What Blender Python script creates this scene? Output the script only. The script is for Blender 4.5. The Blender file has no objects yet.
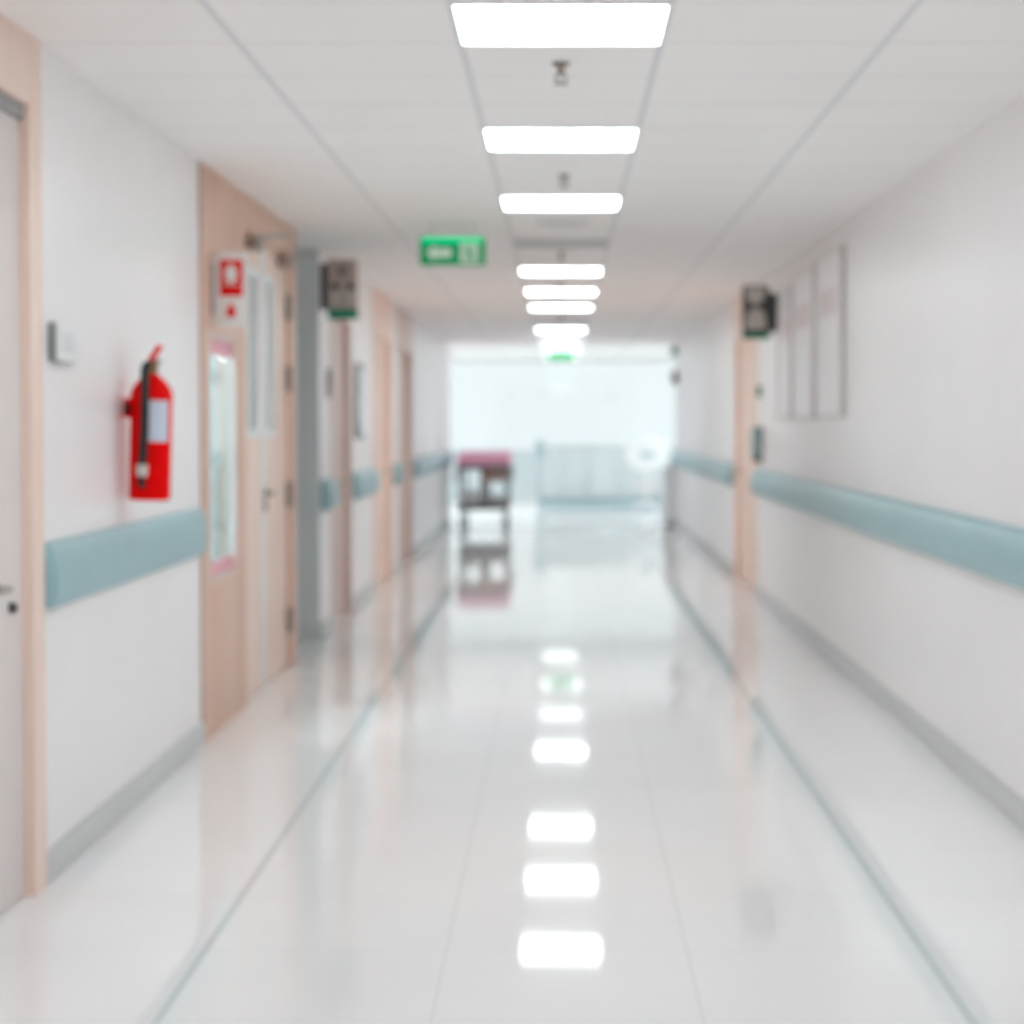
import bpy, bmesh, math
from mathutils import Vector, Matrix
PI = math.pi
scene = bpy.context.scene
COL = scene.collection

# ------------------------------------------------------------------ mesh helpers
class MB:
    def __init__(s): s.bm = bmesh.new()
    def _box(s, x0, x1, y0, y1, z0, z1, bev=0.0, seg=2):
        b = bmesh.new()
        bmesh.ops.create_cube(b, size=1.0)
        for v in b.verts:
            v.co = Vector((x0 + (v.co.x + .5) * (x1 - x0), y0 + (v.co.y + .5) * (y1 - y0), z0 + (v.co.z + .5) * (z1 - z0)))
        if bev > 0:
            bev = min(bev, .49 * min(abs(x1 - x0), abs(y1 - y0), abs(z1 - z0)))
            bmesh.ops.bevel(b, geom=list(b.edges), offset=bev, segments=seg, profile=.5, affect='EDGES')
        return b
    def add(s, b, M=None):
        if M is not None: b.transform(M)
        me = bpy.data.meshes.new('tmp'); b.to_mesh(me); b.free()
        s.bm.from_mesh(me); bpy.data.meshes.remove(me); return s
    def box(s, x0, x1, y0, y1, z0, z1, bev=0.0, M=None, seg=2):
        return s.add(s._box(x0, x1, y0, y1, z0, z1, bev, seg), M)
    def lathe(s, prof, M=None, seg=24):
        b = bmesh.new(); rings = []
        for (r, z) in prof:
            if r < 1e-6: rings.append([b.verts.new((0, 0, z))])
            else: rings.append([b.verts.new((r * math.cos(2 * PI * k / seg), r * math.sin(2 * PI * k / seg), z)) for k in range(seg)])
        for a, c in zip(rings, rings[1:]):
            for k in range(seg):
                k2 = (k + 1) % seg
                if len(a) == 1 and len(c) == 1: continue
                if len(a) == 1: b.faces.new((a[0], c[k2], c[k]))
                elif len(c) == 1: b.faces.new((a[k], a[k2], c[0]))
                else: b.faces.new((a[k], a[k2], c[k2], c[k]))
        if len(rings[0]) > 1: b.faces.new(list(reversed(rings[0])))
        if len(rings[-1]) > 1: b.faces.new(rings[-1])
        bmesh.ops.recalc_face_normals(b, faces=b.faces)
        return s.add(b, M)
    def cyl(s, p0, p1, r, seg=16, r2=None):
        p0, p1 = Vector(p0), Vector(p1); d = p1 - p0
        M = Matrix.Translation(p0) @ d.to_track_quat('Z', 'Y').to_matrix().to_4x4()
        return s.lathe([(r, 0), (r if r2 is None else r2, d.length)], M, seg)
    def tube(s, pts, r, seg=10):
        pts = [Vector(p) for p in pts]; b = bmesh.new(); rings = []
        up = Vector((.31, .23, .92)).normalized()
        for i, p in enumerate(pts):
            t = (pts[min(i + 1, len(pts) - 1)] - pts[max(i - 1, 0)]).normalized()
            u = t.cross(up)
            if u.length < 1e-3: u = t.cross(Vector((1, 0, 0)))
            u.normalize(); w = t.cross(u)
            rings.append([b.verts.new(p + r * (math.cos(2 * PI * k / seg) * u + math.sin(2 * PI * k / seg) * w)) for k in range(seg)])
        for a, c in zip(rings, rings[1:]):
            for k in range(seg): b.faces.new((a[k], a[(k + 1) % seg], c[(k + 1) % seg], c[k]))
        b.faces.new(rings[0]); b.faces.new(rings[-1])
        bmesh.ops.recalc_face_normals(b, faces=b.faces)
        return s.add(b)
    def prism(s, poly, t, M=None):
        """polygon in local x-y extruded by t along z"""
        b = bmesh.new()
        lo = [b.verts.new((x, y, 0)) for x, y in poly]; hi = [b.verts.new((x, y, t)) for x, y in poly]
        b.faces.new(list(reversed(lo))); b.faces.new(hi)
        for k in range(len(poly)):
            j = (k + 1) % len(poly); b.faces.new((lo[k], lo[j], hi[j], hi[k]))
        bmesh.ops.recalc_face_normals(b, faces=b.faces)
        return s.add(b, M)
    def build(s, name, mat, parent=None):
        bm = s.bm
        for f in bm.faces: f.smooth = True
        for e in bm.edges:
            if len(e.link_faces) == 2 and e.calc_face_angle(0) > .6: e.smooth = False
        me = bpy.data.meshes.new(name); bm.to_mesh(me); bm.free()
        me.materials.append(mat)
        o = bpy.data.objects.new(name, me); COL.objects.link(o)
        if parent is not None: o.parent = parent
        return o

def T(x, y, z): return Matrix.Translation((x, y, z))
# sign face: local x -> world x, local y -> world z, thickness towards -y (towards the viewer end of the corridor)
def FACE(x, y, z): return Matrix(((1, 0, 0, x), (0, 0, -1, y), (0, 1, 0, z), (0, 0, 0, 1)))
def circle(cx, cy, r, n=24, ry=None): return [(cx + r * math.cos(2 * PI * k / n), cy + (ry or r) * math.sin(2 * PI * k / n)) for k in range(n)]

def thing(name, label, cat, loc=(0, 0, 0), group=None):
    o = bpy.data.objects.new(name, None); COL.objects.link(o)
    o.location = loc; o.empty_display_size = .1
    o['label'] = label; o['category'] = cat
    if group: o['group'] = group
    return o
def struct(o): o['kind'] = 'structure'; return o
def structure(name, loc=(0, 0, 0)):
    o = bpy.data.objects.new(name, None); COL.objects.link(o); o.location = loc; return struct(o)
def copy_thing(root, loc, label, group=None):
    r = root.copy(); COL.objects.link(r); r.location = loc; r['label'] = label
    if group: r['group'] = group
    for ch in list(root.children):
        c = ch.copy(); COL.objects.link(c); c.parent = r
        for g in list(ch.children):
            d = g.copy(); COL.objects.link(d); d.parent = c
    return r

# ------------------------------------------------------------------ materials
def lin(c):
    def f(v):
        v /= 255.0
        return v / 12.92 if v <= .04045 else ((v + .055) / 1.055) ** 2.4
    return (f(c[0]), f(c[1]), f(c[2]), 1)
def mat(name, rgb, rough=.5, metal=0.0, var=.03, scale=6.0, spec=.5, stretch=None, emit=None, coat=0):
    m = bpy.data.materials.new(name); m.use_nodes = True
    nt = m.node_tree; n = nt.nodes; b = n['Principled BSDF']
    b.inputs['Roughness'].default_value = rough; b.inputs['Metallic'].default_value = metal
    b.inputs['Specular IOR Level'].default_value = spec
    if coat: b.inputs['Coat Weight'].default_value = coat; b.inputs['Coat Roughness'].default_value = .05
    tc = n.new('ShaderNodeTexCoord'); mp = n.new('ShaderNodeMapping'); nz = n.new('ShaderNodeTexNoise'); rp = n.new('ShaderNodeValToRGB')
    if stretch: mp.inputs['Scale'].default_value = stretch
    nz.inputs['Scale'].default_value = scale; nz.inputs['Detail'].default_value = 3
    c = lin(rgb)
    rp.color_ramp.elements[0].color = tuple(max(0, v * (1 - var)) for v in c[:3]) + (1,)
    rp.color_ramp.elements[1].color = tuple(min(1, v * (1 + var)) for v in c[:3]) + (1,)
    rp.color_ramp.elements[0].position = .3; rp.color_ramp.elements[1].position = .7
    nt.links.new(tc.outputs['Object'], mp.inputs[0]); nt.links.new(mp.outputs[0], nz.inputs['Vector'])
    nt.links.new(nz.outputs['Fac'], rp.inputs[0]); nt.links.new(rp.outputs[0], b.inputs['Base Color'])
    if emit:
        b.inputs['Emission Color'].default_value = lin(emit[0]); b.inputs['Emission Strength'].default_value = emit[1]
    return m
def tile_mat(name, rgb, line_rgb, px, py, x0, y0, wx, wy, rough, spec=.5, strips=None, strip_rgb=None, line_amt=(1, 1)):
    """flat tiles with joints every px / py metres, drawn from world-aligned object coordinates"""
    m = mat(name, rgb, rough, var=.015, scale=1.5, spec=spec)
    nt = m.node_tree; n = nt.nodes; L = nt.links; b = n['Principled BSDF']
    base = b.inputs['Base Color'].links[0].from_socket
    tc = n.new('ShaderNodeTexCoord'); sp = n.new('ShaderNodeSeparateXYZ'); L.new(tc.outputs['Object'], sp.inputs[0])
    def mth(op, a, c=None):
        k = n.new('ShaderNodeMath'); k.operation = op
        for i, v in enumerate((a, c)):
            if v is None: continue
            if isinstance(v, (int, float)): k.inputs[i].default_value = v
            else: L.new(v, k.inputs[i])
        return k.outputs[0]
    def joint(sock, p, o, w):
        d = mth('DIVIDE', mth('SUBTRACT', sock, o), p)
        fr = mth('ABSOLUTE', mth('SUBTRACT', mth('SUBTRACT', d, mth('FLOOR', d)), .5))
        return mth('GREATER_THAN', fr, .5 - w / p / 2)
    jx = mth('MULTIPLY', joint(sp.outputs[0], px, x0, wx), line_amt[0]); jy = mth('MULTIPLY', joint(sp.outputs[1], py, y0, wy), line_amt[1])
    j = mth('MAXIMUM', jx, jy)
    mx = n.new('ShaderNodeMix'); mx.data_type = 'RGBA'
    L.new(j, mx.inputs['Factor']); L.new(base, mx.inputs['A']); mx.inputs['B'].default_value = lin(line_rgb)
    out = mx.outputs['Result']
    if strips:
        s = None
        for (c, w) in strips:
            k = mth('LESS_THAN', mth('ABSOLUTE', mth('SUBTRACT', sp.outputs[0], c)), w / 2)
            s = k if s is None else mth('MAXIMUM', s, k)
        m2 = n.new('ShaderNodeMix'); m2.data_type = 'RGBA'
        L.new(s, m2.inputs['Factor']); L.new(out, m2.inputs['A']); m2.inputs['B'].default_value = lin(strip_rgb); out = m2.outputs['Result']
    L.new(out, b.inputs['Base Color'])
    return m
def glass_mat(name, tint=(1, 1, 1, 1)):
    m = bpy.data.materials.new(name); m.use_nodes = True
    nt = m.node_tree; n = nt.nodes; n.clear(); L = nt.links
    o = n.new('ShaderNodeOutputMaterial'); t = n.new('ShaderNodeBsdfTransparent'); g = n.new('ShaderNodeBsdfGlossy'); x = n.new('ShaderNodeMixShader'); lw = n.new('ShaderNodeLayerWeight'); f = n.new('ShaderNodeMath'); p5 = n.new('ShaderNodeMath')
    t.inputs[0].default_value = tint; g.inputs['Roughness'].default_value = .02; lw.inputs[0].default_value = .5
    p5.operation = 'POWER'; p5.inputs[1].default_value = 5; f.operation = 'MULTIPLY_ADD'; f.inputs[1].default_value = .96; f.inputs[2].default_value = .04
    L.new(lw.outputs['Facing'], p5.inputs[0]); L.new(p5.outputs[0], f.inputs[0])
    L.new(f.outputs[0], x.inputs[0]); L.new(t.outputs[0], x.inputs[1]); L.new(g.outputs[0], x.inputs[2]); L.new(x.outputs[0], o.inputs[0])
    return m

LAMP = 12.0
M = dict(
    wall=mat('white_wall_paint', (245, 241, 241), .32, var=.012, scale=1.2, spec=.45),
    roomwall=mat('pale_aqua_wall_paint', (186, 230, 240), .5, var=.01, scale=1.2),  # aqua chosen to tint the added room seen through the pane
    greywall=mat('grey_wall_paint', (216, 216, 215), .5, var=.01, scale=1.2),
    skirting=mat('grey_skirting', (206, 206, 206), .35, var=.02),
    ceiling=tile_mat('ceiling_tiles', (251, 248, 246), (234, 228, 228), 50, .6, 20, 5.72, .022, .018, .75, .25, line_amt=(1, .9), strips=[(-.99, .024), (-.306, .024), (.306, .024), (.99, .024)], strip_rgb=(230, 229, 230)),
    floor=tile_mat('glossy_floor_tiles', (246, 244, 244), (230, 230, 230), .655, .655, .343, .3, .006, .005, .045, .45,
                   strips=[(.985, .024), (-.97, .024)], strip_rgb=(219, 221, 222)),
    wood=mat('pale_beech_laminate', (246, 220, 206), .4, var=.05, scale=5, stretch=(6, 6, .6)),
    wood_mid=mat('beech_laminate', (226, 190, 170), .4, var=.06, scale=5, stretch=(6, 6, .6)),
    wood_panel=mat('brown_beech_laminate', (222, 184, 164), .42, var=.07, scale=5, stretch=(6, 6, .6)),
    wood_brown=mat('taupe_laminate', (224, 204, 196), .45, var=.06, scale=5, stretch=(6, 6, .6)),
    leaf=mat('white_door_laminate', (232, 224, 222), .4, var=.015),
    white=mat('white_plastic', (236, 238, 238), .4, var=.01),
    white_metal=mat('white_enamel', (226, 228, 228), .35, var=.01),
    rail=mat('teal_rail_vinyl', (154, 188, 193), .38, var=.03, scale=9),
    railcap=mat('teal_rail_cap', (148, 182, 188), .4, var=.02),
    steel=mat('brushed_steel', (170, 168, 165), .3, 1.0, .05, 20),
    bronze=mat('dark_bronze_hardware', (150, 134, 124), .4, .3, .05, 20),
    dark=mat('black_rubber', (32, 32, 34), .55, var=.08),
    darkgrey=mat('dark_grey_plastic', (70, 70, 72), .45, var=.05),
    midgrey=mat('mid_grey_plastic', (150, 153, 154), .45, var=.04),
    red=mat('red_enamel', (238, 0, 2), .5, var=.03, spec=.08),
    red_print=mat('red_print', (226, 6, 4), .55, var=.02, spec=.15),
    brass=mat('brass', (150, 120, 80), .35, .9, .05, 20),
    label=mat('pale_blue_label', (206, 214, 228), .5, var=.04, scale=60),
    signboard=mat('white_sign_board', (236, 234, 232), .45, var=.01),
    charcoal=mat('charcoal_sign_board', (66, 66, 70), .45, var=.03),
    taupe=mat('taupe_sign_board', (192, 172, 162), .5, var=.05),
    beige=mat('beige_print', (206, 198, 192), .5, var=.03),
    green=mat('green_print', (16, 136, 100), .5, var=.04),
    green_lit=mat('lit_green_acrylic', (0, 84, 48), .4, var=.02, spec=.15, emit=((0, 150, 88), .6)),
    green_far=mat('bright_green_sign_face', (0, 90, 50), .4, var=.02, spec=.1, emit=((0, 190, 112), 1.5)),
    green_tube=mat('bright_green_acrylic', (0, 120, 76), .4, var=.02, spec=.1, emit=((0, 240, 160), .8)),
    sign_white=mat('lit_white_print', (190, 205, 188), .4, var=.02, emit=((190, 205, 185), .25)),
    pink=mat('pink_fabric', (248, 180, 206), .75, var=.06, scale=14),
    pinkreflect=mat('painted_pink_reflection', (238, 168, 184), .4, var=.04),  # sill reflection painted as a solid pink
    film=mat('pale_blue_window_film', (222, 240, 244), .06, var=.04, scale=2.5, spec=.8, coat=1),
    lamp=mat('lit_diffuser', (250, 250, 250), .5, var=.0, emit=((238, 251, 254), LAMP)),
    lamp_dim=mat('lit_dim_diffuser', (250, 250, 250), .5, var=.0, emit=((244, 252, 255), 3.8)),
    lamp_off=mat('unlit_diffuser', (178, 178, 178), .45, var=.01),
    lampframe=mat('lamp_frame_enamel', (232, 232, 232), .4, var=.01),
    brown=mat('brown_plastic', (150, 116, 104), .5, var=.05),
    paleteal=mat('pale_grey_teal_laminate', (206, 213, 213), .4, var=.03),
    teal=mat('teal_laminate', (168, 190, 194), .4, var=.03),
    grey_film=mat('grey_glass', (176, 180, 184), .08, var=.02, spec=.7),
    ground=mat('pale_paving', (214, 222, 224), .7, var=.03),
    glass=glass_mat('clear_glass', (.95, .98, .98, 1)),
    pinkprint=mat('faint_pink_print', (238, 226, 227), .5, var=.02),
    lamp_fill=mat('fill_panel_diffuser', (250, 250, 250), .5, var=.0, emit=((232, 250, 255), LAMP * 2.9)),  # stronger emission for the added fill panels
    board=mat('white_board_paper', (248, 245, 247), .32, var=.01),
    boardframe=mat('grey_board_frame', (216, 210, 208), .4, var=.03),
)

# ------------------------------------------------------------------ room shell (metres: +y runs down the corridor)
XL, XR, H, EYE = -1.605, 1.64, 2.6, 1.43
YB, YE, YG = -3.0, 29.6, 38.0          # wall behind the viewpoint, end of the corridor, glass front of the lobby
TH = .14
f = MB(); f.box(-8, 8, YB, YG, -.1, 0); struct(f.build('floor', M['floor']))
c = MB(); c.box(-8, 8, YB, YG, H, H + .1); struct(c.build('ceiling', M['ceiling']))
# left wall: pieces between its doors
D1 = (4.9, 6.32); WN = (9.12, 10.32); D2 = (10.32, 12.4); SC = (12.4, 13.62); D3 = (14.36, 15.66); D4 = (17.5, 19.5); D5 = (20.15, 22.1)
w = MB()
for a, b in ((YB, D1[0]), (D1[1], WN[0]), (SC[1], D3[0]), (D3[1], D4[0]), (D4[1], D5[0]), (D5[1], YE)):
    w.box(XL - TH, XL, a, b, 0, H)
struct(w.build('wall_left', M['wall']))
D6 = (17.15, 19.3)
w = MB()
for a, b in ((YB, D6[0]), (D6[1], YE)): w.box(XR, XR + TH, a, b, 0, H)
struct(w.build('wall_right', M['wall']))
w = MB(); w.box(XL - TH, XR + TH, YB - .12, YB, 0, H); struct(w.build('wall_back', M['wall']))
# side passage on the left
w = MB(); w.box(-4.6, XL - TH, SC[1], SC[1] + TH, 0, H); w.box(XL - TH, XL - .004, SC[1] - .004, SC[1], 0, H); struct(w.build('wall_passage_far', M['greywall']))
w = MB(); w.box(-4.6, XL - TH, SC[0] - TH, SC[0], 0, H); struct(w.build('wall_passage_near', M['roomwall']))
w = MB(); w.box(-4.7, -4.6, SC[0] - TH, SC[1] + TH, 0, H); struct(w.build('wall_passage_end', M['wall']))
# room added behind the tall window to brighten its pane
w = MB(); w.box(-4.6, XL - TH, 8.3, 8.4, 0, H); w.box(-4.7, -4.6, 8.3, SC[0] - TH, 0, H); struct(w.build('wall_room', M['roomwall']))
# lobby
w = MB(); w.box(-8, XL - TH, YE - TH, YE, 0, H); w.box(-8.12, -8, YE - TH, YG, 0, H); struct(w.build('wall_lobby_left', M['wall']))
w = MB(); w.box(XR + TH, 8, YE - TH, YE, 0, H); w.box(8, 8.12, YE - TH, YG, 0, H); struct(w.build('wall_lobby_right', M['wall']))

def skirt(name, x0, x1, spans, h=.105):
    m = MB()
    for a, b in spans: m.box(x0, x1, a, b, 0, h, .004)
    return struct(m.build(name, M['skirting']))
skirt('baseboard_left', XL, XL + .014, ((YB, D1[0]), (D1[1], WN[0]), (SC[1], D3[0]), (D3[1], D4[0]), (D4[1], D5[0]), (D5[1], YE)))
skirt('baseboard_right', XR - .014, XR, ((YB, D6[0]), (D6[1], YE)))
m = MB(); m.box(-4.6, XL, SC[1] - .02, SC[1] - .004, 0, .13, .004); struct(m.build('baseboard_passage', M['skirting']))
# lobby glass front
wf = structure('window_2', (0, YG, 0))
fr = MB()
XS = [-8, -5.2, -2.4, 2.4, 5.2, 8]
for x in XS: fr.box(x - .025, x + .025, -.03, .03, 0, H)
fr.box(-8, 8, -.03, .03, 0, .03); fr.box(-8, 8, -.03, .03, H - .025, H)
fr.build('window_frame', M['white_metal'], wf)
for a, b in zip(XS, XS[1:]):
    p = MB(); p.box(a + .025, b - .025, -.004, .004, .06, H - .06); p.build('pane', M['glass'], wf)
g = MB(); g.box(-40, 40, YG, 120, -.12, -.02); struct(g.build('outside_ground', M['ground']))

# ------------------------------------------------------------------ doors on the left
def lever(parent, y, z, x, s=1, mt='steel'):
    h = MB(); h.cyl((x, y, z), (x + .012, y, z), .026, 20); h.cyl((x + .012, y, z), (x + .05, y, z), .009); h.tube([(x + .05, y, z), (x + .055, y - s * .03, z), (x + .052, y - s * .12, z)], .009)
    return h.build('door_handle', M[mt], parent)

# door 1: wooden frame, white leaf, frame panel up to the ceiling
d = structure('door_1', (XL, 0, 0))
m = MB(); m.box(-TH, .012, D1[1] - .14, D1[1], 0, H, .003); m.box(-TH, .012, D1[0], D1[0] + .14, 0, H, .003); m.box(-TH, .012, D1[0] + .14, D1[1] - .14, 2.39, H, .003)
m.build('door_frame', M['wood'], d)
m = MB(); m.box(-.065, -.022, D1[0] + .14, D1[1] - .14, .008, 2.39, .002); m.build('door_leaf', M['leaf'], d)
lever(d, 5.86, .96, -.022)
m = MB(); m.cyl((-.022, 6.04, .89), (-.008, 6.04, .89), .017, 20); m.box(-.01, .0, 6.032, 6.048, .88, .9, .003); m.build('door_lock', M['darkgrey'], d)
m = MB(); m.box(-.03, -.006, D1[0] + .141, D1[1] - .141, 2.345, 2.389, .003); m.build('door_closer_rail', M['midgrey'], d)

# wooden wall panel with a tall window
p = structure('trim_1', (XL, 0, 0))
WY0, WY1, WZ0, WZ1 = 9.36, 10.12, .70, 1.86
m = MB()
m.box(-.034, .006, WN[0], WY0, 0, H, .002); m.box(-.034, .006, WY1, WN[1], 0, H, .002); m.box(-.034, .006, WY0, WY1, 0, WZ0, .002); m.box(-.034, .006, WY0, WY1, WZ1, H, .002)
m.build('wood_panel', M['wood_panel'], p)
m = MB(); m.box(-.02, .012, WN[0], WN[0] + .05, 0, H, .003); m.build('edge_strip', M['wood_mid'], p)
wn = structure('window_1', (XL, 0, 0))
m = MB(); e = .03
m.box(-.036, .004, WY0, WY0 + e, WZ0, WZ1); m.box(-.036, .004, WY1 - e, WY1, WZ0, WZ1); m.box(-.036, .004, WY0 + e, WY1 - e, WZ0, WZ0 + e); m.box(-.036, .004, WY0 + e, WY1 - e, WZ1 - e, WZ1)
m.build('window_frame', M['wood_brown'], wn)
m = MB(); m.box(-.026, -.02, WY0 + e, WY1 - e, WZ0 + e, WZ1 - e); m.build('pane', M['glass'], wn)
for (a, b) in ((WZ0 + e, WZ0 + e + .06), (WZ1 - e - .07, WZ1 - e)):  # reflections of the sill in the glass, built as pink strips
    m = MB(); m.box(-.0195, -.017, WY0 + e, WY1 - e, a, b); m.build('pink_reflection_strip', M['pinkreflect'], wn)

# door 2: double doors with vision panels
d = structure('door_2', (XL, 0, 0))
m = MB(); m.box(-TH, .008, D2[0], D2[0] + .07, 0, H, .003); m.box(-TH, .008, D2[1] - .3, D2[1], 0, H, .003); m.box(-TH, .008, D2[0] + .07, D2[1] - .3, 2.42, H, .003)
m.build('door_frame', M['wood_mid'], d)
DY0, DY1, DM = D2[0] + .07, D2[1] - .3, 11.14
def vleaf(a, b, va, vb, z0, z1):
    lf = MB(); lf.box(-.06, -.016, a, va, .006, 2.415, .002); lf.box(-.06, -.016, vb, b, .006, 2.415, .002); lf.box(-.06, -.016, va, vb, .006, z0, .002); lf.box(-.06, -.016, va, vb, z1, 2.415, .002)
    L = lf.build('door_leaf', M['wood'], d)
    q = MB(); k = .05
    q.box(-.066, -.008, va, va + k, z0, z1, .004); q.box(-.066, -.008, vb - k, vb, z0, z1, .004); q.box(-.066, -.008, va + k, vb - k, z0, z0 + k, .004); q.box(-.066, -.008, va + k, vb - k, z1 - k, z1, .004)
    q.build('vision_panel_frame', M['white'], L)
    q = MB(); q.box(-.045, -.035, va + k, vb - k, z0 + k, z1 - k); q.build('vision_panel_pane', M['grey_film'], L)
    return L
vleaf(DY0, DM - .06, 10.56, 11.0, 1.36, 2.26)
vleaf(DM + .06, DY1, 11.24, 11.6, 1.36, 2.26)
m = MB(); m.box(-.06, -.006, DM - .06, DM + .06, .006, 2.415, .004); m.build('meeting_strip', M['white'], d)
lever(d, DM + .02, 1.06, -.006, 1, 'bronze')
m = MB(); m.box(-.006, .004, DM - .025, DM + .035, .96, 1.03, .003); m.build('lock_plate', M['bronze'], d)
for z in (.28, 1.02, 1.7, 2.12):
    m = MB(); m.box(-.02, .012, DY1 - .02, DY1 + .03, z - .07, z + .07, .003); m.cyl((.008, DY1, z - .075), (.008, DY1, z + .075), .012); m.build('hinge', M['bronze'], d)
for y in (10.52, 11.72):
    m = MB(); m.box(-.014, .05, y, y + .22, 2.335, 2.395, .006); m.build('door_closer', M['bronze'], d)
    m = MB(); m.tube([(.03, y + .1, 2.40), (.16, y + .32, 2.43), (.01, y + .55, 2.44)], .01); m.build('closer_arm', M['steel'], d)

# doors 3 to 5 further along
def plain_door(name, span, mf, ml, depth, X, s, leaves=1, fw=.1):
    """X wall plane, s=+1 when the corridor is on the +x side"""
    d = structure(name, (X, 0, 0)); a, b = span
    bx = lambda q, x0, x1, y0, y1, z0, z1: q.box(min(s * x0, s * x1), max(s * x0, s * x1), y0, y1, z0, z1, .003)
    m = MB(); bx(m, -TH, .01, a, a + fw, 0, H); bx(m, -TH, .01, b - fw, b, 0, H); bx(m, -TH, .01, a + fw, b - fw, 2.2, H); m.build('door_frame', M[mf], d)
    st = (b - a - 2 * fw) / leaves
    for k in range(leaves):
        m = MB(); bx(m, -depth - .04, -depth, a + fw + k * st + .003, a + fw + (k + 1) * st - .003, .006, 2.197); L = m.build('door_leaf', M[ml], d)
        m = MB(); yc = a + fw + (k + .88) * st
        x0 = s * -depth
        m.cyl((x0, yc, 1.0), (x0 + s * .045, yc, 1.0), .012); m.tube([(x0 + s * .045, yc, 1.0), (x0 + s * .05, yc - .12, 1.0)], .01); m.build('door_handle', M['steel'], L)
    return d
plain_door('door_3', D3, 'wood_brown', 'wood_brown', .05, XL, 1)
plain_door('door_4', D4, 'wood', 'wood', .04, XL, 1, 1, .32)
plain_door('door_5', D5, 'wood_brown', 'wood_brown', .06, XL, 1, 2)
plain_door('door_6', D6, 'wood', 'wood', .03, XR, -1, 1, .16)

# ------------------------------------------------------------------ handrails
def rail(y0, y1, X, s, label, dp=1.0):
    n = y1 - y0; ht = .21
    t = thing('handrail', label, 'handrail', (X, y0, .855), 'teal handrails along the corridor walls')
    prof = [(.002, .008), (.02, .0), (.042, .006), (.058, .03), (.066, .065), (.066, .095), (.061, .135), (.05, .168), (.034, .192), (.016, .204), (.002, .205)]
    prof = [(x * dp if x > .002 else x, z * ht / .205) for x, z in prof]
    cap = min(.04, n * .12)
    def sweep(a, b, k):
        q = MB(); bb = bmesh.new(); r = []
        for y, sc in ((a, k[0]), (b, k[1])):
            r.append([bb.verts.new((s * (.002 + (x - .002) * sc), y, ht / 2 + (z - ht / 2) * (1 - (1 - sc) * .35))) for x, z in prof])
        for i in range(len(prof)):
            j = (i + 1) % len(prof); bb.faces.new((r[0][i], r[0][j], r[1][j], r[1][i]))
        bb.faces.new(r[0]); bb.faces.new(r[1]); bmesh.ops.recalc_face_normals(bb, faces=bb.faces)
        q.add(bb); return q
    sweep(cap, n - cap, (1, 1)).build('rail_cover', M['rail'], t)
    sweep(0, cap, (.45, 1.02)).build('end_cap', M['railcap'], t)
    sweep(n - cap, n, (1.02, .45)).build('end_cap', M['railcap'], t)
    return t
rail(D1[1] + .008, WN[0] - .02, XL, 1, 'teal grey handrail on the left wall below the red fire extinguisher', .6)
rail(SC[1] + .03, D3[0] - .03, XL, 1, 'short teal handrail stub just past the grey side passage')
rail(D3[1] + .05, D4[0] - .04, XL, 1, 'short teal handrail between the taupe door and the next wooden door')
rail(D4[1] + .05, D5[0] - .05, XL, 1, 'tiny teal handrail piece between the two wooden doors on the left')
rail(D5[1] + .1, YE - .3, XL, 1, 'teal handrail on the far left wall leading to the pink trolley')
rail(4.2, D6[0] - .04, XR, -1, 'long teal handrail along the near right wall up to the wooden door')
rail(D6[1] + .05, YE - .1, XR, -1, 'teal handrail on the right wall beyond the wooden door')

# ------------------------------------------------------------------ ceiling lights
def light(lit):
    t = thing('ceiling_light', '', 'light')
    m = MB(); e = .014; w2 = .302
    wx = w2 + .01
    m.box(-wx, -wx + e, -w2, w2, -.008, 0, .002); m.box(wx - e, wx, -w2, w2, -.008, 0, .002); m.box(-wx + e, wx - e, -w2, -w2 + e, -.008, 0, .002); m.box(-wx + e, wx - e, w2 - e, w2, -.008, 0, .002)
    m.build('frame', M['lampframe'], t)
    m = MB(); m.box(-wx + e, wx - e, -w2 + e, w2 - e, -.005, 0); m.build('diffuser', M['lamp' if lit else 'lamp_off'], t)
    return t
GL = 'square light panels in a row along the ceiling'
ord_ = ['nearest lit square ceiling light, at the top edge of the picture', 'second lit square ceiling light from the viewer, behind the nearest sprinkler',
        'third lit square ceiling light from the viewer, in front of the round ceiling speaker', None,
        'lit square ceiling light right behind the unlit grey panel', 'lit square ceiling light with a sprinkler hanging in front of its middle',
        'lit square ceiling light, third one beyond the unlit grey panel', None]
ys = [6.02 + 2.4 * k for k in range(8)]
lit0 = None
for y, lb in zip(ys, ord_):
    if lb is None: continue
    if lit0 is None: lit0 = light(True); lit0.location = (0, y, H); lit0['label'] = lb; lit0['group'] = GL
    else: copy_thing(lit0, (0, y, H), lb, GL)
for y, lb in ((25.2, 'far lit ceiling light just beyond the farther unlit panel'), (28.4, 'far lit ceiling light above the pink-topped trolley'),
              (31.7, 'lit ceiling light just beyond the far green exit sign'), (35.6, 'lit ceiling light closest to the bright lobby windows'),
              (3.62, 'lit ceiling light over the nearest floor, before the first one in view'), (1.22, 'lit ceiling light above the viewpoint')):
    t = copy_thing(lit0, (0, y, H), lb, GL)
    if y > 28:
        for ch in t.children:
            if ch.name.startswith('diffuser'): ch.data = ch.data.copy(); ch.data.materials[0] = M['lamp_dim']
cool = light(True); cool.location = (-2.7, 32.2, H); cool['label'] = 'added unseen cool fill panel on the lobby ceiling, left, nearer one'; cool['group'] = 'added unseen fill panels of the lobby'  # panels added out of view to brighten the lobby
for ch in cool.children:
    if ch.name.startswith('diffuser'): ch.data.materials[0] = M['lamp_fill']
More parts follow.
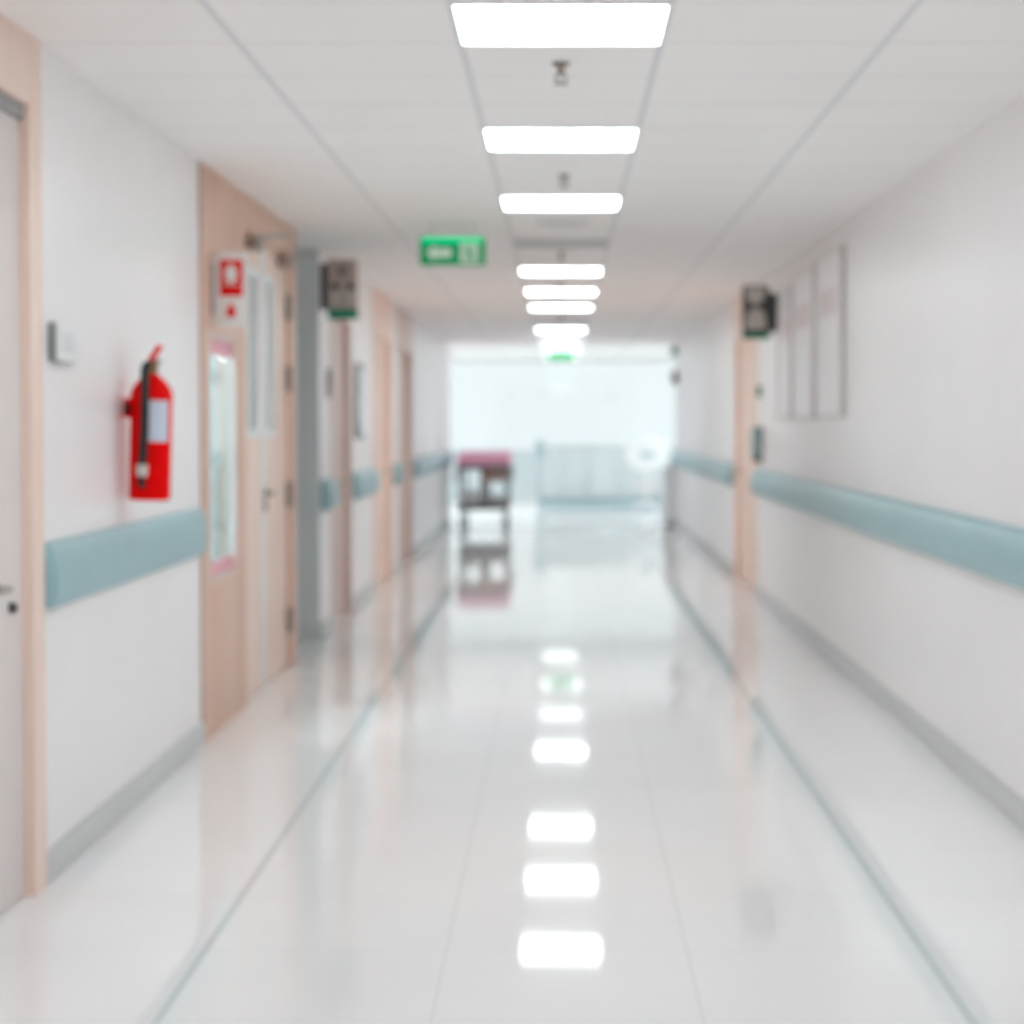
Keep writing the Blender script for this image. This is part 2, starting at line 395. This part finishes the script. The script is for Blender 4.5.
for x, y, lb in ((2.7, 32.2, 'added unseen cool fill panel on the lobby ceiling, right, nearer one'), (-2.7, 34.8, 'added unseen cool fill panel on the lobby ceiling, left, farther one'), (2.7, 34.8, 'added unseen cool fill panel on the lobby ceiling, right, farther one')):
    copy_thing(cool, (x, y, H), lb, 'added unseen fill panels of the lobby')
for x, y, lb in ((-2.5, 9.6, 'added fill panel behind the tall window, nearer one'), (-2.5, 11.2, 'added fill panel behind the tall window, farther one')):  # added to light the pane of the tall window from behind
    copy_thing(cool, (x, y, H), lb, 'added fill panels behind the tall window')
off = light(False); off.location = (0, ys[3], H); off['label'] = 'unlit grey ceiling panel behind the round ceiling speaker'; off['group'] = 'unlit square light panels'
copy_thing(off, (0, ys[7], H), 'small far unlit grey ceiling panel between the far lit ones', 'unlit square light panels')

# sprinklers
def sprinkler(loc, label, drop=.04):
    t = thing('sprinkler', label, 'sprinkler', loc, 'sprinklers along the middle of the ceiling')
    m = MB(); m.lathe([(.0, -.001), (.03, -.002), (.028, -.008), (.016, -.014), (0, -.014)]); m.build('ceiling_rose', M['bronze'], t)
    m = MB(); m.cyl((0, 0, -.014), (0, 0, -drop), .011)
    m.tube([(.009, 0, -drop + .005), (.018, 0, -drop - .008), (.006, 0, -drop - .025)], .004); m.tube([(-.009, 0, -drop + .005), (-.018, 0, -drop - .008), (-.006, 0, -drop - .025)], .004); m.build('pipe', M['bronze'], t)
    m = MB(); m.lathe([(0, 0), (.024, -.002), (.024, -.005), (0, -.006)], T(0, 0, -drop - .024)); m.build('deflector', M['bronze'], t)
sprinkler((0, 6.66, H), 'nearest ceiling sprinkler, between the first two lit panels')
sprinkler((.013, 9.62, H), 'ceiling sprinkler between the second and third lit panels', .03)
sprinkler((0, 13.85, H), 'ceiling sprinkler just beyond the nearer unlit panel', .05)
sprinkler((0, 17.0, H), 'long ceiling sprinkler in front of the fifth lit panel', .11)
sprinkler((0, 21.6, H), 'small far ceiling sprinkler before the farther unlit panel', .07)
t = thing('ceiling_speaker', 'round grey grille in the ceiling between third lit panel and unlit panel', 'speaker', (0, 11.85, H))
m = MB(); m.lathe([(.17, 0), (.17, -.008), (.155, -.014), (.148, -.010)] + [(.148, -.002)], None, 40); m.build('rim', M['lampframe'], t)
m = MB(); m.lathe([(.147, 0), (.147, -.008), (.1, -.01), (0, -.011)], None, 40); m.build('grille', M['boardframe'], t)

# ------------------------------------------------------------------ exit signs
def man(x, z, h, t):
    """running figure as prisms on a sign face"""
    q = MB(); F = FACE(x, 0, z)
    s = h / 10.0
    P = lambda pts: [(a * s, b * s) for a, b in pts]
    q.prism(circle(-.4 * s, 8.9 * s, 1.05 * s), t, F)
    q.prism(P([(-1.2, 7.6), (.8, 7.6), (1.6, 4.2), (-.2, 4.0)]), t, F)
    q.prism(P([(-.2, 4.3), (1.6, 4.4), (.2, 2.2), (-2.2, 1.2), (-2.4, 2.2), (-.9, 3.0)]), t, F)
    q.prism(P([(.3, 4.3), (1.7, 4.3), (3.0, 2.4), (2.6, 0), (1.6, 0), (1.8, 2.2)]), t, F)
    q.prism(P([(-1.1, 7.5), (-2.8, 5.6), (-2.3, 5.1), (-.6, 6.4)]), t, F)
    q.prism(P([(.6, 7.5), (2.6, 6.4), (3.0, 4.8), (2.3, 4.7), (2.0, 5.9), (.6, 6.6)]), t, F)
    return q
t = thing('exit_sign', 'lit green exit sign with white arrow, hung from the ceiling left of the lights', 'sign', (-.630, 11.95, 2.44))
w2, h2 = .19, .082
m = MB(); m.box(-w2, w2, -.02, .03, -h2, h2, .006); m.build('housing', M['green_lit'], t)
m = MB(); m.box(-w2 + .012, w2 - .012, -.024, -.02, h2 - .035, h2 - .004, .002); m.build('lamp_strip', M['green_tube'], t)
m = MB(); m.prism([(-.155, -.012), (-.1, .038), (-.1, .012), (-.02, .016), (-.005, .006), (-.005, -.03), (-.02, -.04), (-.1, -.036), (-.1, -.062)], .004, FACE(0, -.02, 0)); m.build('arrow', M['sign_white'], t)
m = MB(); m.box(.045, .15, -.023, -.02, -.07, .046); dr = m.build('doorway_print', M['sign_white'], t)
q = man(.095, -.066, .1, .004); o = q.build('running_figure', M['green_lit'], dr); o.location = (0, -.0232, 0)
for x in (-.12, .12):
    m = MB(); m.cyl((x, .005, h2 - .002), (x, .005, 2.6 - 2.44), .006); m.build('hanging_rod', M['white_metal'], t)
t = thing('exit_sign', 'small far green exit sign on a rod before the bright lobby', 'sign', (0, 31.0, 2.47))
m = MB(); m.box(-.2, .2, -.015, .015, -.05, .05, .004); m.build('housing', M['green_far'], t)
m = MB(); m.prism([(-.12, 0), (-.08, .03), (-.08, .012), (-.02, .012), (-.02, -.012), (-.08, -.012), (-.08, -.03)], .003, FACE(0, -.015, 0)); m.build('arrow', M['sign_white'], t)
q = man(.07, -.035, .07, .003); o = q.build('running_figure', M['sign_white'], t); o.location = (0, -.0152, 0)
m = MB(); m.cyl((0, 0, .048), (0, 0, .13), .012); m.build('hanging_rod', M['midgrey'], t)

# ------------------------------------------------------------------ left wall fittings
t = thing('wall_switch', 'white switch box with grey edge on the left wall near the first door', 'switch', (XL, 6.53, 1.69))
m = MB(); m.box(.001, .024, -.115, .16, -.062, .062, .008); m.build('back_box', M['midgrey'], t)
m = MB(); m.box(.0235, .04, -.11, .155, -.06, .06, .010, seg=3); m.build('cover', M['white'], t)
m = MB(); m.box(.0395, .043, -.075, .075, -.03, .035, .004); m.build('rocker', M['white_metal'], t)

t = thing('fire_extinguisher', 'red fire extinguisher with black hose and pale label hung on the left wall', 'fire extinguisher', (XL + .098, 7.50, 1.155))
t.rotation_euler = (0, math.radians(1.6), 0)
R = .0755
m = MB(); m.lathe([(0, 0), (R - .012, 0), (R - .003, .004), (R, .014), (R, .385), (R - .006, .41), (R - .026, .436), (.03, .452), (.022, .462), (0, .462)], None, 40); m.build('cylinder', M['red'], t)
m = MB(); m.cyl((0, 0, .458), (0, 0, .5), .019); m.box(-.02, .02, -.022, .022, .478, .505, .004); m.build('valve', M['brass'], t)
m = MB(); m.box(-.012, .032, -.011, .011, .503, .515, .004); m.build('carry_handle', M['brown'], t)
m = MB(); m.box(-.01, .062, -.018, .018, -.009, .009, .006, T(-.004, 0, .515) @ Matrix.Rotation(-math.radians(58), 4, 'Y')); m.build('lever', M['red'], t)
m = MB(); m.tube([(-.008, -.015, .495), (-.016, -.035, .49), (-.014, -.06, .472), (-.009, -.082, .44), (-.006, -.091, .38), (-.006, -.092, .25), (-.010, -.092, .13)], .016, 12); m.build('hose', M['dark'], t)
m = MB(); m.cyl((-.010, -.092, .132), (-.011, -.092, .09), .021, 16); m.build('hose_ring', M['beige'], t)
m = MB(); m.cyl((-.011, -.092, .09), (-.012, -.092, .05), .012, 16, .016); m.build('nozzle', M['dark'], t)
m = MB(); b = bmesh.new(); ra = []
for k in range(13):
    a = math.radians(6 + 58 * k / 12)
    ra.append([b.verts.new(((R + .0012) * math.sin(a), -(R + .0012) * math.cos(a), z)) for z in (.215, .365)])
for p0, p1 in zip(ra, ra[1:]): b.faces.new((p0[0], p1[0], p1[1], p0[1]))
m.add(b); m.build('paper_label', M['label'], t)
m = MB(); m.box(-.097, -.07, -.03, .03, .30, .37, .003); m.lathe([(R + .001, .38), (R + .0025, .381), (R + .0025, .389), (R - .001, .39)], None, 40); m.build('wall_bracket', M['red'], t)
m = MB(); m.box(-.09, -.074, -.05, -.03, .315, .355, .003); m.build('strap_buckle', M['dark'], t)

# red and white blade sign
t = thing('fire_sign', 'white blade sign with red square and red drop, projecting from the wooden panel', 'sign', (XL + .006, 9.42, 1.885))
m = MB(); m.box(.004, .168, -.008, .008, -.01, .335, .004); m.build('board', M['signboard'], t)
m = MB(); m.box(-.0, .012, -.02, .02, .05, .285, .003); m.build('bracket', M['midgrey'], t)
m = MB(); m.box(.036, .142, -.0105, -.008, .135, .30, .001); pn = m.build('red_square', M['red_print'], t)
m = MB(); m.prism(circle(.088, .236, .029, 28, .042), .0015, FACE(0, -.0105, 0)); m.box(.046, .132, -.012, -.0105, .183, .188); m.build('white_symbol', M['signboard'], pn)
m = MB(); m.prism([(.088, .108), (.1, .085), (.11, .067), (.11, .052), (.102, .04), (.088, .036), (.074, .04), (.066, .052), (.066, .067), (.076, .085)], .002, FACE(0, -.008, 0)); m.build('red_drop', M['red_print'], t)

# blade signs with pictograms
def person(cx, z, s, y, mt, par, name):
    q = MB(); F = FACE(0, y, 0)
    q.prism(circle(cx, z + 8.6 * s, 1.3 * s), .002, F)
    q.prism([(cx - 2 * s, z + 6.8 * s), (cx + 2 * s, z + 6.8 * s), (cx + 2.2 * s, z + 3 * s), (cx + 1.1 * s, z + 3 * s), (cx + 1 * s, z), (cx - 1 * s, z), (cx - 1.1 * s, z + 3 * s), (cx - 2.2 * s, z + 3 * s)], .002, F)
    return q.build(name, M[mt], par)
t = thing('hanging_sign', 'taupe blade sign with figures and a green strip beyond the grey passage', 'sign', (XL, 13.72, 2.135))
m = MB(); m.box(.001, .05, -.03, .03, .065, .37, .006); m.build('bracket', M['charcoal'], t)
m = MB(); m.box(.048, .245, -.02, .02, .065, .40, .005); m.build('board', M['taupe'], t)
m = MB(); m.box(.05, .25, -.024, .024, .0, .068, .004); m.build('green_strip', M['green'], t)
m = MB(); m.prism(circle(.148, .325, .04), .003, FACE(0, -.02, 0)); m.build('round_symbol', M['bronze'], t)
for cx in (.1, .2):
    person(cx, .09, .0145, -.02, 'beige', t, 'figure_symbol')
    m = MB(); m.prism(circle(cx, .215, .026), .004, FACE(0, -.0205, 0)); m.build('figure_head_symbol', M['charcoal'], t)
t = thing('hanging_sign', 'dark charcoal blade sign with two pale symbols on the right wall', 'sign', (XR, 15.5, 2.085))
m = MB(); m.box(-.075, -.001, -.028, .028, .045, .34, .02); m.build('bracket', M['charcoal'], t)
m = MB(); m.box(-.27, -.07, -.022, .022, .03, .395, .008); m.build('board', M['charcoal'], t)
m = MB(); m.box(-.27, -.065, -.024, .024, -.005, .032, .004); m.build('green_strip', M['green'], t)
m = MB(); m.prism([(-.245, .375), (-.10, .375), (-.12, .285), (-.15, .255), (-.195, .255), (-.235, .29)], .003, FACE(0, -.022, 0)); m.build('upper_symbol', M['beige'], t)
m = MB(); m.prism([(-.235, .19), (-.19, .22), (-.145, .22), (-.105, .19), (-.095, .07), (-.245, .07)], .003, FACE(0, -.022, 0)); m.build('lower_symbol', M['beige'], t)

t = thing('notice_sign', 'small dark grey plate on white wall beside the taupe door', 'plate', (XL, 14.13, 1.62))
m = MB(); m.box(.001, .012, -.09, .09, -.0, .2, .003); m.build('plate', M['midgrey'], t)
m = MB(); m.box(.012, .014, -.06, .06, .06, .16, .001); m.build('print', M['darkgrey'], t)
t = thing('notice_board', 'tall narrow grey framed board above the short rail past the taupe door', 'board', (XL, 16.25, 1.32))
m = MB(); m.box(.001, .02, -.3, .3, 0, .6, .004); m.build('frame', M['midgrey'], t)
m = MB(); m.box(.02, .023, -.26, .26, .04, .56, .001); m.build('sheet', M['grey_film'], t)

# ------------------------------------------------------------------ right wall fittings
for (a, b, z0, z1, lb) in ((11.86, 13.06, 1.475, 2.47, 'large white framed board nearest along the right wall'),
                           (13.14, 14.36, 1.475, 2.45, 'middle white framed board on the right wall'),
                           (14.44, 15.3, 1.475, 2.40, 'white framed board right beside the charcoal blade sign')):
    t = thing('wall_board', lb, 'board', (XR, (a + b) / 2, z0), 'white framed boards on the right wall')
    hw = (b - a) / 2; hh = z1 - z0; e = .04
    m = MB(); m.box(-.03, -.001, -hw, -hw + e, 0, hh, .004); m.box(-.03, -.001, hw - e, hw, 0, hh, .004); m.box(-.022, -.001, -hw + e, hw - e, 0, .012, .003); m.box(-.022, -.001, -hw + e, hw - e, hh - .012, hh, .003)
    m.build('frame', M['boardframe'], t)
    m = MB(); m.box(-.02, -.001, -hw + e, hw - e, .012, hh - .012); m.build('sheet', M['board'], t)
    m = MB(); m.box(-.0215, -.02, -hw + .2, hw - .2, hh * .62, hh * .78); m.build('pink_heading', M['pinkprint'], t)

t = thing('dispenser', 'slim grey green dispenser on the right wall beside the wooden door', 'dispenser', (XR, 16.72, 1.12))
m = MB(); m.box(-.02, -.001, -.06, .06, 0, .3, .005); m.build('back_plate', M['midgrey'], t)
m = MB(); m.box(-.09, -.018, -.055, .055, .05, .295, .025, seg=3); m.build('tank', M['teal'], t)
m = MB(); m.box(-.075, -.03, -.03, .03, .012, .055, .008); m.build('spout', M['darkgrey'], t)
t = thing('door_sign', 'tiny green plate on the right wall above the slim dispenser', 'plate', (XR, 16.85, 1.66))
m = MB(); m.box(-.03, -.001, -.05, .05, 0, .09, .003); m.build('plate', M['green'], t)
m = MB(); m.box(-.031, -.0295, -.035, .035, .02, .07); m.build('print', M['beige'], t)
t = thing('wall_lamp_box', 'small dark box high on the right wall where the corridor ends', 'box', (XR, 28.9, 2.41))
m = MB(); m.box(-.1, -.001, -.08, .08, 0, .12, .01); m.build('body', M['midgrey'], t)
m = MB(); m.box(-.085, -.015, -.085, -.078, .02, .1, .004); m.build('front', M['green'], t)
t = thing('wall_phone', 'small grey wall unit below the dark box at the corridor end', 'wall unit', (XR, 28.9, 2.0))
m = MB(); m.box(-.07, -.001, -.09, .09, 0, .2, .012); m.build('body', M['midgrey'], t)
m = MB(); m.box(-.1, -.068, -.03, .03, .02, .18, .01); m.build('cover', M['boardframe'], t)

# ------------------------------------------------------------------ trolley with a pink top
t = thing('hospital_trolley', 'wheeled trolley bed with pink mattress parked at the far left wall', 'trolley', (-1.06, 27.75, 0))
W2, LN = .345, 1.9
m = MB(); m.box(-W2 - .01, W2 + .01, 0, LN, .875, 1.055, .045, seg=4); m.build('mattress', M['pink'], t)
m = MB(); m.box(-W2, W2, .0, LN, .825, .872, .008); m.build('bed_frame', M['darkgrey'], t)
for sx in (-1, 1):
    m = MB(); x = sx * (W2 + .03)
    m.tube([(x, .3, .85), (x, .3, .68), (x, 1.6, .68), (x, 1.6, .85)], .013); m.tube([(x, .3, .77), (x, 1.6, .77)], .009); m.build('side_rail', M['midgrey'], t)
m = MB(); m.box(-.03, W2 - .03, -.03, .0, .67, .82, .008); m.build('chart_holder', M['brown'], t)
for y in (.45, 1.45):
    m = MB(); m.cyl((0, y, .3), (0, y, .56), .07, 20); m.cyl((0, y, .56), (0, y, .83), .05, 20); m.build('lift_column', M['white_metal'], t)
for sx in (-1, 1):
    for y in (.06, LN - .06):
        m = MB(); m.box(sx * (W2 - .03) - .02, sx * (W2 - .03) + .02, y - .02, y + .02, .27, .83, .006); m.build('leg', M['midgrey'], t)
m = MB(); m.box(-W2 + .0, W2 - .0, .03, LN - .03, .275, .325, .02); m.build('lower_tray', M['darkgrey'], t)
for sx in (-1, 1):
    for y in (.18, LN - .18):
        m = MB(); x = sx * (W2 - .05)
        m.cyl((x, y, .28), (x, y, .2), .02); m.box(x - .03, x - .02, y - .02, y + .05, .07, .21, .003); m.box(x + .02, x + .03, y - .02, y + .05, .07, .21, .003); k = m.build('caster', M['midgrey'], t)
        m = MB(); m.cyl((x - .018, y + .02, .075), (x + .018, y + .02, .075), .075, 24); m.build('wheel', M['dark'], k)
def fold(x0, x1, y0, y1, z, n, h, label, nm='folded_linen'):
    o = MB()
    for k in range(n): o.box(x0 + .004 * (k % 2), x1 - .004 * (k % 2), y0, y1, z + k * h, z + (k + 1) * h - .002, h * .4, seg=3)
    o = o.build(nm, M['white'], None); o['label'] = label; o['category'] = 'linen'; o['group'] = 'white linen on the trolley tray'; return o
fold(-1.36, -1.15, 27.95, 28.5, .327, 4, .05, 'taller stack of folded white linen at the left of the trolley tray')
fold(-.97, -.76, 27.95, 28.5, .327, 3, .045, 'lower stack of folded white linen at the right of the trolley tray')

# ------------------------------------------------------------------ lobby
t = thing('reception_counter', 'pale grey teal panelled counter standing in the bright lobby', 'counter', (.75, 36.3, 0))
m = MB(); m.box(-1.2, 1.25, .05, .55, .14, 1.06, .004); m.build('body', M['paleteal'], t)
m = MB(); m.box(-1.16, 1.21, .08, .52, 0, .14); m.build('plinth', M['teal'], t)
m = MB(); m.box(-1.24, 1.29, 0, .6, 1.06, 1.1, .008); m.build('countertop', M['white'], t)
for a, b in ((-1.18, -.74), (-.7, -.26), (-.22, .3), (.34, .78), (.82, 1.23)):
    m = MB(); m.box(a, b, .03, .05, .18, 1.02, .004); m.build('front_panel', M['paleteal'], t)
t = thing('sign_post', 'slim pale teal post with a small plate left of the lobby counter', 'post', (-.37, 35.4, 0))
m = MB(); m.lathe([(0, 0), (.14, 0), (.14, .012), (.03, .03), (0, .03)]); m.build('base', M['paleteal'], t)
m = MB(); m.cyl((0, 0, .02), (0, 0, .95), .022); m.build('pole', M['teal'], t)
m = MB(); m.box(-.07, .07, -.03, -.02, .86, 1.16, .004); m.build('plate', M['teal'], t)
t = thing('medical_monitor', 'white round-headed machine on a wheeled stand before the lobby counter', 'machine', (1.44, 34.4, 0))
m = MB()
for k in range(5):
    a = 2 * PI * k / 5 + .3; m.tube([(0, 0, .12), (.15 * math.cos(a), .15 * math.sin(a), .1), (.28 * math.cos(a), .28 * math.sin(a), .07)], .02)
bs = m.build('base', M['white'], t)
for k in range(5):
    a = 2 * PI * k / 5 + .3; m = MB(); x, y = .28 * math.cos(a), .28 * math.sin(a); m.cyl((x - .014, y, .036), (x + .014, y, .036), .036, 16); m.build('wheel', M['midgrey'], bs)
m = MB(); m.cyl((0, 0, .1), (0, 0, .72), .035); m.build('column', M['white'], t)
m = MB(); m.box(-.2, .2, -.1, .1, .36, .46, .02); m.build('basket', M['boardframe'], t)
m = MB(); m.lathe([(0, -.09), (.27, -.09), (.33, -.07), (.36, -.02), (.36, .03), (.32, .08), (0, .09)], T(0, 0, .93) @ Matrix.Rotation(PI / 2, 4, 'X') @ Matrix.Diagonal((1, .8, 1, 1)), 40); hd = m.build('head', M['white'], t)
m = MB(); m.box(-.12, .12, -.096, -.088, .89, .97, .006); m.build('screen', M['teal'], hd)
t = thing('waste_bin', 'slim white lidded bin standing at the end of the right wall', 'bin', (1.525, 29.1, 0))
m = MB(); m.box(-.08, .08, -.15, .15, .03, .78, .02); m.build('body', M['white'], t)
m = MB(); m.box(-.085, .085, -.155, .155, .782, .86, .02); m.build('lid', M['white'], t)
m = MB(); m.box(-.07, .07, -.135, .135, 0, .03); m.build('plinth', M['boardframe'], t)
m = MB(); m.box(-.05, .05, -.19, -.14, .03, .05, .005); m.build('pedal', M['midgrey'], t)

# ------------------------------------------------------------------ daylight beyond the glass
wd = bpy.data.worlds.new('sky'); scene.world = wd; wd.use_nodes = True
bg = wd.node_tree.nodes['Background']; bg.inputs[0].default_value = (.93, .975, 1.0, 1); bg.inputs[1].default_value = 1.05

# ------------------------------------------------------------------ camera
F_PX, CX, HOR, CY = 2050.0, 561.0, 425.0, 490.0
cam = bpy.data.cameras.new('camera'); co = bpy.data.objects.new('camera', cam); COL.objects.link(co); scene.camera = co
cam.sensor_width = 36; cam.sensor_fit = 'HORIZONTAL'; cam.lens = F_PX / 1024 * 36
cam.shift_x = (512 - CX) / 1024; cam.shift_y = (CY - 512) / 1024
co.location = (0, 0, EYE); co.rotation_euler = (PI / 2 - math.atan((CY - HOR) / F_PX), 0, 0)
cam.clip_start = .1; cam.clip_end = 300
cam.dof.use_dof = True; cam.dof.focus_distance = 2.79; cam.dof.aperture_fstop = 3.79; cam.dof.aperture_blades = 0

vs = scene.view_settings
scene.display_settings.display_device = 'sRGB'
vs.view_transform = 'Standard'; vs.look = 'None'; vs.gamma = 1; vs.use_curve_mapping = False; vs.exposure = 0.0
scene.cycles.use_denoising = True
scene.cycles.max_bounces = 16; scene.cycles.diffuse_bounces = 12
